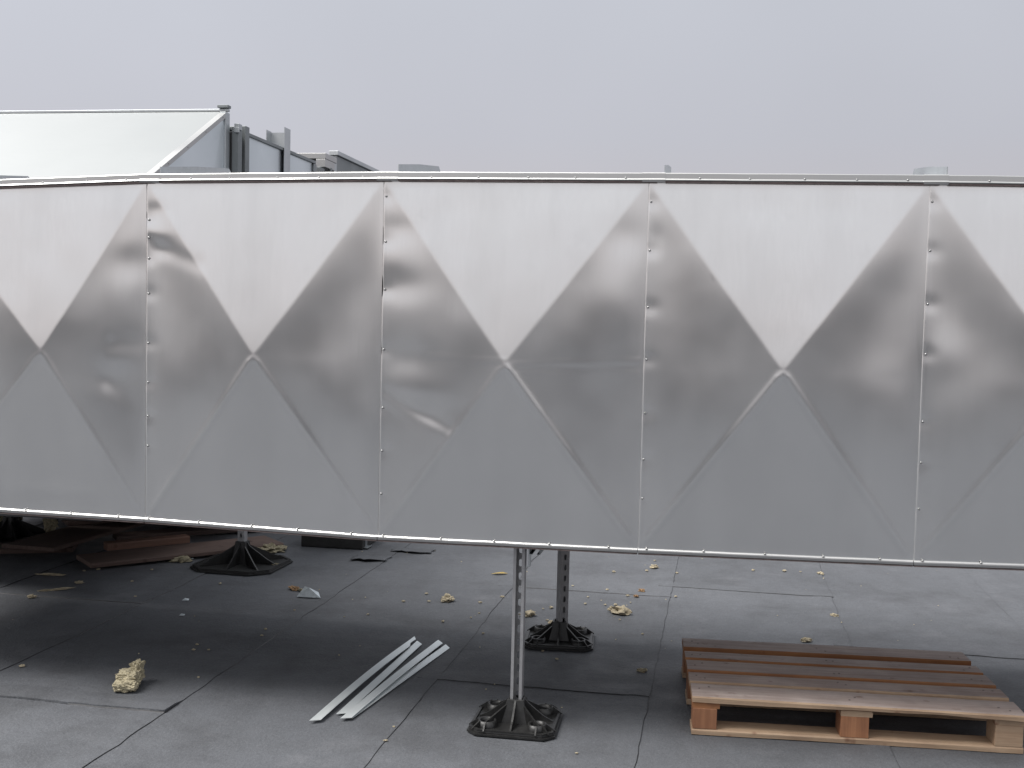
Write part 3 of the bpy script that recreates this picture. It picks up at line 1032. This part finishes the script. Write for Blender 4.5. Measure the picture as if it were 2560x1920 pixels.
obj('cover', MB().box(-0.01, -0.01, 0.1605, 0.43, 0.51, 0.175), M['black'], blk, bevel=0.004)

# ================================================================== aluminium offcuts


def offcut(label, p, q, width, z, bend=0.0, notch=0, z1=None):
    a, b = Vector((*p, 0)), Vector((*q, 0))
    d = b - a
    L = d.length
    mb = MB()
    nn = 24
    th = 0.0012
    for k in range(nn + 1):
        x = L * k / nn
        w = width / 2
        zz = (z1 - z) * k / nn if z1 is not None else 0
        zz += bend * math.sin(math.pi * k / nn)
        sk = 0.02 if k == nn else (-0.012 if k == 0 else 0)
        if notch and k > nn - 3:
            w0 = -w * 0.15
        else:
            w0 = -w
        mb.v += [(x - sk, w0, zz), (x + sk, w, zz + 0.0015), (x + sk, w, zz + 0.0015 + th), (x - sk, w0, zz + th)]
    for k in range(nn):
        for c in range(4):
            c2 = (c + 1) % 4
            mb.f.append((k * 4 + c2, k * 4 + c, k * 4 + 4 + c, k * 4 + 4 + c2))
            mb.m.append(0)
    mb.f += [(0, 1, 2, 3), (nn * 4 + 3, nn * 4 + 2, nn * 4 + 1, nn * 4)]
    mb.m += [0, 0]
    o = obj('metal_strip', mb, M['strip'], None, loc=(a.x, a.y, z), rot=(0, 0, math.atan2(d.y, d.x)))
    tag(o, label, 'metal strip', 'aluminium offcut strips on the roof')


offcut('longest thin aluminium strip, leftmost of the crossed offcuts, with notched end', (-0.702, 4.095), (-0.420, 5.205), 0.036, 0.013, 0.012, 1)
offcut('aluminium strip crossing beneath the leftmost offcut', (-0.617, 4.185), (-0.402, 5.15), 0.036, 0.008, 0.0)
offcut('wide ended aluminium strip, third of the crossed offcuts from left', (-0.592, 4.125), (-0.305, 5.155), 0.036, 0.013, 0.006)
offcut('rightmost aluminium strip, fanning out under the third offcut', (-0.588, 4.14), (-0.268, 5.10), 0.036, 0.008, 0.0)

# ================================================================== insulation lumps, crumbs and scraps


def blob_mesh(name, mt, seed, amp=0.45, sub=2, flat=0.55):
    import bmesh
    bm = bmesh.new()
    bmesh.ops.create_icosphere(bm, subdivisions=sub, radius=0.5)
    for v in bm.verts:
        p = v.co.normalized()
        k = 1 + amp * fbm(p.x * 2.2 + seed * 5, p.y * 2.2, p.z * 2.2 + seed, 4)
        v.co = p * 0.5 * k
        v.co.z = max(v.co.z * flat, -0.12 * flat) + 0.12 * flat
    me = bpy.data.meshes.new(name)
    bm.to_mesh(me)
    bm.free()
    me.materials.append(mt)
    return me


CRUMB = [blob_mesh('insulation_crumb', M['crumb'], 1.3 * k, 0.55, 2, 0.55) for k in range(6)]
crumbs = [(-0.417, 5.93, 0.017), (-0.443, 6.095, 0.017), (-0.551, 5.918, 0.017), (-0.704, 5.635, 0.014), (-0.816, 5.579, 0.01), (-1.156, 5.323, 0.017), (-1.149, 5.214, 0.015), (-0.142, 5.93, 0.017), (-0.141, 5.709, 0.012), (-0.181, 5.619, 0.012), (-0.317, 5.532, 0.018), (-0.111, 5.341, 0.013), (-0.027, 6.063, 0.022), (-0.421, 3.931, 0.013), (-0.406, 4.07, 0.01), (-1.088, 5.687, 0.012), (0.234, 5.855, 0.025), (0.294, 5.592, 0.022), (0.206, 5.607, 0.014), (0.191, 5.827, 0.012), (0.582, 5.946, 0.021), (0.576, 5.647, 0.012), (0.526, 5.941, 0.015), (0.42, 5.956, 0.015), (0.445, 6.107, 0.013), (0.668, 6.155, 0.018), (0.851, 6.802, 0.02), (0.643, 6.748, 0.022), (1.028, 6.755, 0.017), (0.937, 7.098, 0.015), (0.935, 6.162, 0.018), (0.668, 6.005, 0.011), (0.663, 5.392, 0.012), (0.229, 4.951, 0.016), (0.169, 5.068, 0.013), (0.256, 3.857, 0.01), (0.375, 6.361, 0.014), (0.566, 6.284, 0.018), (1.519, 6.883, 0.02), (1.712, 6.881, 0.025), (1.808, 6.869, 0.013), (-2.043, 4.675, 0.022), (-1.614, 4.594, 0.014), (-1.743, 4.559, 0.012), (-1.271, 4.583, 0.012), (-1.399, 4.963, 0.015), (-1.406, 5.043, 0.015), (-1.333, 4.968, 0.013), (-2.391, 6.495, 0.022), (-2.455, 6.447, 0.015), (-2.102, 6.222, 0.016), (-2.085, 6.517, 0.017), (-1.607, 6.214, 0.018), (-1.972, 5.888, 0.015)]
for k, (x, y, s) in enumerate(crumbs):
    o = link('insulation_crumb', CRUMB[k % 6], None, (x, y, 0.006), (0, 0, random.uniform(0, 6)), (s * 1.15, s * random.uniform(0.8, 1.1), s))
    if x > 1.1: w_ = 'beyond the pallet, below the duct bottom edge'
    elif x > 0.3 and y > 5.3: w_ = 'between the rear post and the long felt lap'
    elif x > -0.2 and y > 4.5: w_ = 'around the two slotted posts in the middle'
    elif y < 4.2: w_ = 'along the seam left and right of the nearest black foot'
    elif x > -0.9: w_ = 'behind the aluminium strips, left of the nearest post'
    elif x < -1.9: w_ = 'in the deep shade at far left near the planks'
    elif y < 5.2: w_ = 'around the large yellow wool piece'
    else: w_ = 'in the shade between pyramid foot and aluminium strips'
    tag(o, 'small pale insulation crumb lying ' + w_, 'crumb', 'insulation crumbs ' + w_)

big = [(-0.319, 5.965, 0.066, 'cream insulation lump left of the nearest post, in middle of the felt', 'crumb'),
       (0.108, 5.691, 0.058, 'cream insulation lump just right of the nearest post', 'crumb'),
       (0.228, 5.549, 0.036, 'cream insulation piece touching the left of the rear black foot', 'crumb'),
       (0.589, 5.79, 0.085, 'largest crumbly insulation lump right of the rear post', 'crumb'),
       (0.907, 6.897, 0.044, 'pale insulation lump below the duct edge, behind the largest lump', 'crumb'),
       (0.761, 6.275, 0.032, 'tan insulation piece between the largest lump and the seam', 'orange_crumb'),
       (0.715, 6.142, 0.026, 'brown insulation piece beside the felt lap behind the rear post', 'orange_crumb'),
       (0.594, 4.807, 0.034, 'white insulation flake left of the pallet near the felt seam', 'crumb'),
       (1.445, 5.339, 0.038, 'pale insulation piece lying just behind the pallet', 'crumb'),
       (1.718, 5.826, 0.030, 'pale insulation piece farther behind the pallet', 'crumb'),
       (1.92, 6.826, 0.032, 'rightmost pale insulation piece under the duct bottom edge', 'crumb'),
       (-1.171, 6.125, 0.050, 'orange insulation piece behind the bluish foil scrap', 'orange_crumb'),
       (-1.13, 6.10, 0.030, 'yellow insulation piece touching the bluish foil scrap', 'wool'),
       (-2.493, 5.821, 0.036, 'flat tan insulation flake in the shade at far left', 'crumb'),
       (-1.983, 6.769, 0.085, 'brown wool lump at the left edge of the pyramid foot', 'wool'),
       (-1.521, 7.119, 0.13, 'yellow brown wool chunk behind the pyramid foot', 'wool'),
       (-1.387, 6.666, 0.055, 'yellow wool bit on the corner of the pyramid foot pad', 'wool'),
       (-3.148, 6.947, 0.05, 'yellow wool bit in front of the far left foot', 'wool'),
       (-2.373, 6.157, 0.03, 'cream fleck at the end of the broken wool sliver', 'crumb')]
for k, (x, y, s, lb, mt) in enumerate(big):
    o = link('insulation_lump', blob_mesh('insulation_lump', M[mt], 2.7 * k + 0.4, 0.75, 3, 0.6), None, (x, y, 0.006), (0, 0, random.uniform(0, 6)), (s * 1.25, s * 0.95, s * 0.95))
    tag(o, lb, 'insulation', 'insulation lumps on the roof')
for (x, y, L, a, lb) in ((-2.435, 5.993, 0.16, 30, 'long broken sliver of wool in the shade at left'), (-2.595, 6.33, 0.14, -6, 'pale sliver of wool nearer the planks at left')):
    o = link('wool_sliver', blob_mesh('wool_sliver', M['crumb'], x * 3, 0.8, 3, 0.5), None, (x, y, 0.006), (0, 0, R(a)), (L, 0.03, 0.025))
    tag(o, lb, 'insulation', 'wool slivers in the shade')

# the big yellow wool piece in front: a torn block with a ragged tail
lw = thing('mineral_wool_piece', 'large torn yellow mineral wool piece standing out on the grey roof at left', 'insulation', (-1.500, 4.37, 0.005), (0, 0, R(14)))


def ragged(name, cx, cy, cz, sx, sy, sz, seed, rz=0.0, amp=0.16, par=lw):
    mb = MB()
    n_ = 12
    key = {}
    for ax in range(3):
        for sgn in (-1, 1):
            for i in range(n_ + 1):
                for j in range(n_ + 1):
                    p = [0, 0, 0]
                    p[ax] = sgn
                    p[(ax + 1) % 3] = -1 + 2 * i / n_
                    p[(ax + 2) % 3] = -1 + 2 * j / n_
                    kk = tuple(round(q, 4) for q in p)
                    if kk not in key:
                        key[kk] = len(mb.v)
                        v = Vector(p)
                        rnd = v.normalized() * 1.25
                        v = v * 0.55 + rnd * 0.45
                        k_ = 1 + amp * fbm(p[0] * 1.6 + seed, p[1] * 1.6, p[2] * 1.6 + seed * 2, 4) + 0.07 * fbm(p[0] * 5 + seed, p[1] * 5, p[2] * 5, 3) + 0.05 * random.uniform(-1, 1)
                        mb.v.append((v.x * sx * k_, v.y * sy * k_, v.z * sz * k_))
            for i in range(n_):
                for j in range(n_):
                    q = []
                    for di, dj in ((0, 0), (1, 0), (1, 1), (0, 1)):
                        p = [0, 0, 0]
                        p[ax] = sgn
                        p[(ax + 1) % 3] = -1 + 2 * (i + di) / n_
                        p[(ax + 2) % 3] = -1 + 2 * (j + dj) / n_
                        q.append(key[tuple(round(z, 4) for z in p)])
                    mb.f.append(tuple(q if sgn > 0 else q[::-1]))
                    mb.m.append(0)
    return obj(name, mb, M['wool'], par, loc=(cx, cy, cz), rot=(0, 0, rz))


ragged('torn_block', 0.0, 0.045, 0.022, 0.043, 0.042, 0.020, 1.0, R(-8), 0.16)
ragged('upper_layer', 0.006, 0.085, 0.036, 0.040, 0.048, 0.027, 4.3, R(-14), 0.22)
ragged('ragged_tail', 0.034, 0.125, 0.052, 0.019, 0.028, 0.034, 8.2, R(-25), 0.35)
wl2 = thing('mineral_wool_piece', 'yellow wool tuft standing on the broad plank at far left', 'insulation', (-3.02, 7.35, 0.08), (0, 0, 0.3))
ragged('tuft', 0, 0, 0.05, 0.035, 0.03, 0.055, 12.0, 0.2, 0.6, wl2)
wl3 = thing('mineral_wool_piece', 'yellow wool slab peeking out at the far left picture edge behind foot', 'insulation', (-3.62, 7.95, 0.005), (0, 0, 0.1))
ragged('slab', 0, 0, 0.08, 0.13, 0.1, 0.08, 15.0, 0.2, 0.4, wl3)

# crumpled foil scrap
fs = MB()
fs.add([(-0.06, 0, 0), (0.075, -0.01, 0.002), (0.03, 0.07, 0.01), (-0.03, 0.05, 0.045), (0.0, 0.015, 0.05), (-0.04, 0.09, 0.0), (0.05, 0.04, 0.02)],
       [(0, 1, 4), (0, 4, 3), (4, 1, 6), (4, 6, 3), (3, 6, 2), (0, 3, 5), (5, 3, 2)])
o = obj('foil_scrap', fs, M['foil'], None, loc=(-1.07, 5.95, 0.008), rot=(0, 0, R(-6)))
sm = o.modifiers.new('sheet', 'SOLIDIFY')
sm.thickness = 0.0015
tag(o, 'folded bluish foil scrap on the felt between foot and strips', 'scrap', 'foil scraps on the roof')
for (x, y, s, lb) in ((-1.619, 5.531, 0.028, 'thin white curved foil sliver in the shade, nearest of the small foil bits'), (-1.688, 5.829, 0.036, 'small bluish foil flake in the shade behind the white sliver'),
                      (-1.945, 6.831, 0.03, 'tiny bluish foil bit beside the brown wool at the pyramid foot')):
    f2 = MB().add([(-0.5, 0, 0.02), (0.4, -0.15, 0.0), (0.55, 0.2, 0.15), (-0.1, 0.35, 0.28), (0.05, 0.08, 0.2)], [(0, 1, 4), (1, 2, 4), (2, 3, 4), (3, 0, 4)])
    o = obj('foil_scrap', f2, M['foil'], None, loc=(x, y, 0.007), rot=(0, 0, 0.3), scale=(s, s, s))
    sm = o.modifiers.new('sheet', 'SOLIDIFY')
    sm.thickness = 0.03
    tag(o, lb, 'scrap', 'foil scraps on the roof')
# dry leaf
lf = MB().add([(-0.05, 0, 0), (-0.02, -0.018, 0.006), (0.03, -0.014, 0.004), (0.055, 0.0, 0.0), (0.025, 0.018, 0.006), (-0.02, 0.016, 0.002), (0, 0, 0.001)],
              [(0, 1, 6), (1, 2, 6), (2, 3, 6), (3, 4, 6), (4, 5, 6), (5, 0, 6)])
o = obj('dry_leaf', lf, M['leaf'], None, loc=(-0.05, 6.62, 0.008), rot=(0, 0, 0.2))
sm = o.modifiers.new('sheet', 'SOLIDIFY')
sm.thickness = 0.001
tag(o, 'flat yellow leaf like scrap left of the nearest post near duct edge', 'leaf')

# loose curled felt offcuts lying behind
for (x, y, w_, d_, hh, rz, lb) in ((-0.86, 6.96, 0.22, 0.16, 0.014, -0.1, 'curled felt offcut lying in front of the thin far post'),
                                   (-0.62, 7.22, 0.26, 0.12, 0.009, -0.15, 'narrow felt offcut lying farther back, right of thin post')):
    cf = MB()
    n_ = 14
    for a in range(n_ + 1):
        for b in range(n_ + 1):
            s, t = a / n_, b / n_
            x_ = w_ * (s - 0.5) + 0.02 * fbm(t * 3, x, 0, 2)
            y_ = d_ * (t - 0.5) + 0.03 * fbm(s * 3, x, 5, 2)
            cf.v.append((x_, y_, hh * (0.4 + 0.6 * math.sin(math.pi * s)) * (1 - t) ** 1.5 + 0.003 + 0.004 * fbm(s * 4, t * 4, x, 2)))
    for a in range(n_):
        for b in range(n_):
            p = a * (n_ + 1) + b
            cf.f.append((p, p + n_ + 1, p + n_ + 2, p + 1))
            cf.m.append(0)
    o = obj('felt_offcut', cf, M['roof'], None, True, loc=(x, y, 0.006), rot=(0, 0, rz))
    sm = o.modifiers.new('sheet', 'SOLIDIFY')
    sm.thickness = 0.004
    tag(o, lb, 'felt offcut', 'loose felt offcuts')

# fine specks nobody could count
sk = MB()
for k in range(70):
    s_, t_ = random.gauss(-1.6, 1.1), random.uniform(4.1, 7.6)
    if random.random() < 0.35:
        s_ = random.uniform(-1.2, 1.8)
        t_ = random.uniform(5.6, 7.6)
    p = ES * s_ + ET * t_
    r_ = random.uniform(0.002, 0.0055)
    z = 0.005
    a = random.uniform(0, 6)
    c, s = math.cos(a) * r_, math.sin(a) * r_
    sk.add([(p.x + c, p.y + s, z), (p.x - s, p.y + c, z), (p.x - c, p.y - s, z), (p.x + s, p.y - c, z), (p.x, p.y, z + r_)], [(0, 1, 4), (1, 2, 4), (2, 3, 4), (3, 0, 4)])
tag(obj('debris_specks', sk, M['crumb']), kind='stuff')

# ================================================================== unseen building added behind the photographer for the dark band mirrored in the panels
pr = thing('added_building', 'long dark rendered building added behind the camera to be mirrored in the duct panels', 'building', (0, -13.5, 0), (0, 0, R(-9.6)))
obj('wall', MB().box(-26, -6, 0, 26, 0, 2.20), M['wall'], pr)
obj('roof_edge', MB().box(-26.2, -6.2, 2.201, 26.2, 0.25, 2.36), M['zinc_dark'], pr)
for k in range(7):
    x = -21 + 7 * k
    lv = MB()
    for j in range(6):
        lv.box(x, 0.003, 0.7 + j * 0.2, x + 2.2, 0.05, 0.86 + j * 0.2)
    obj('louvre', lv, M['tile'], pr)
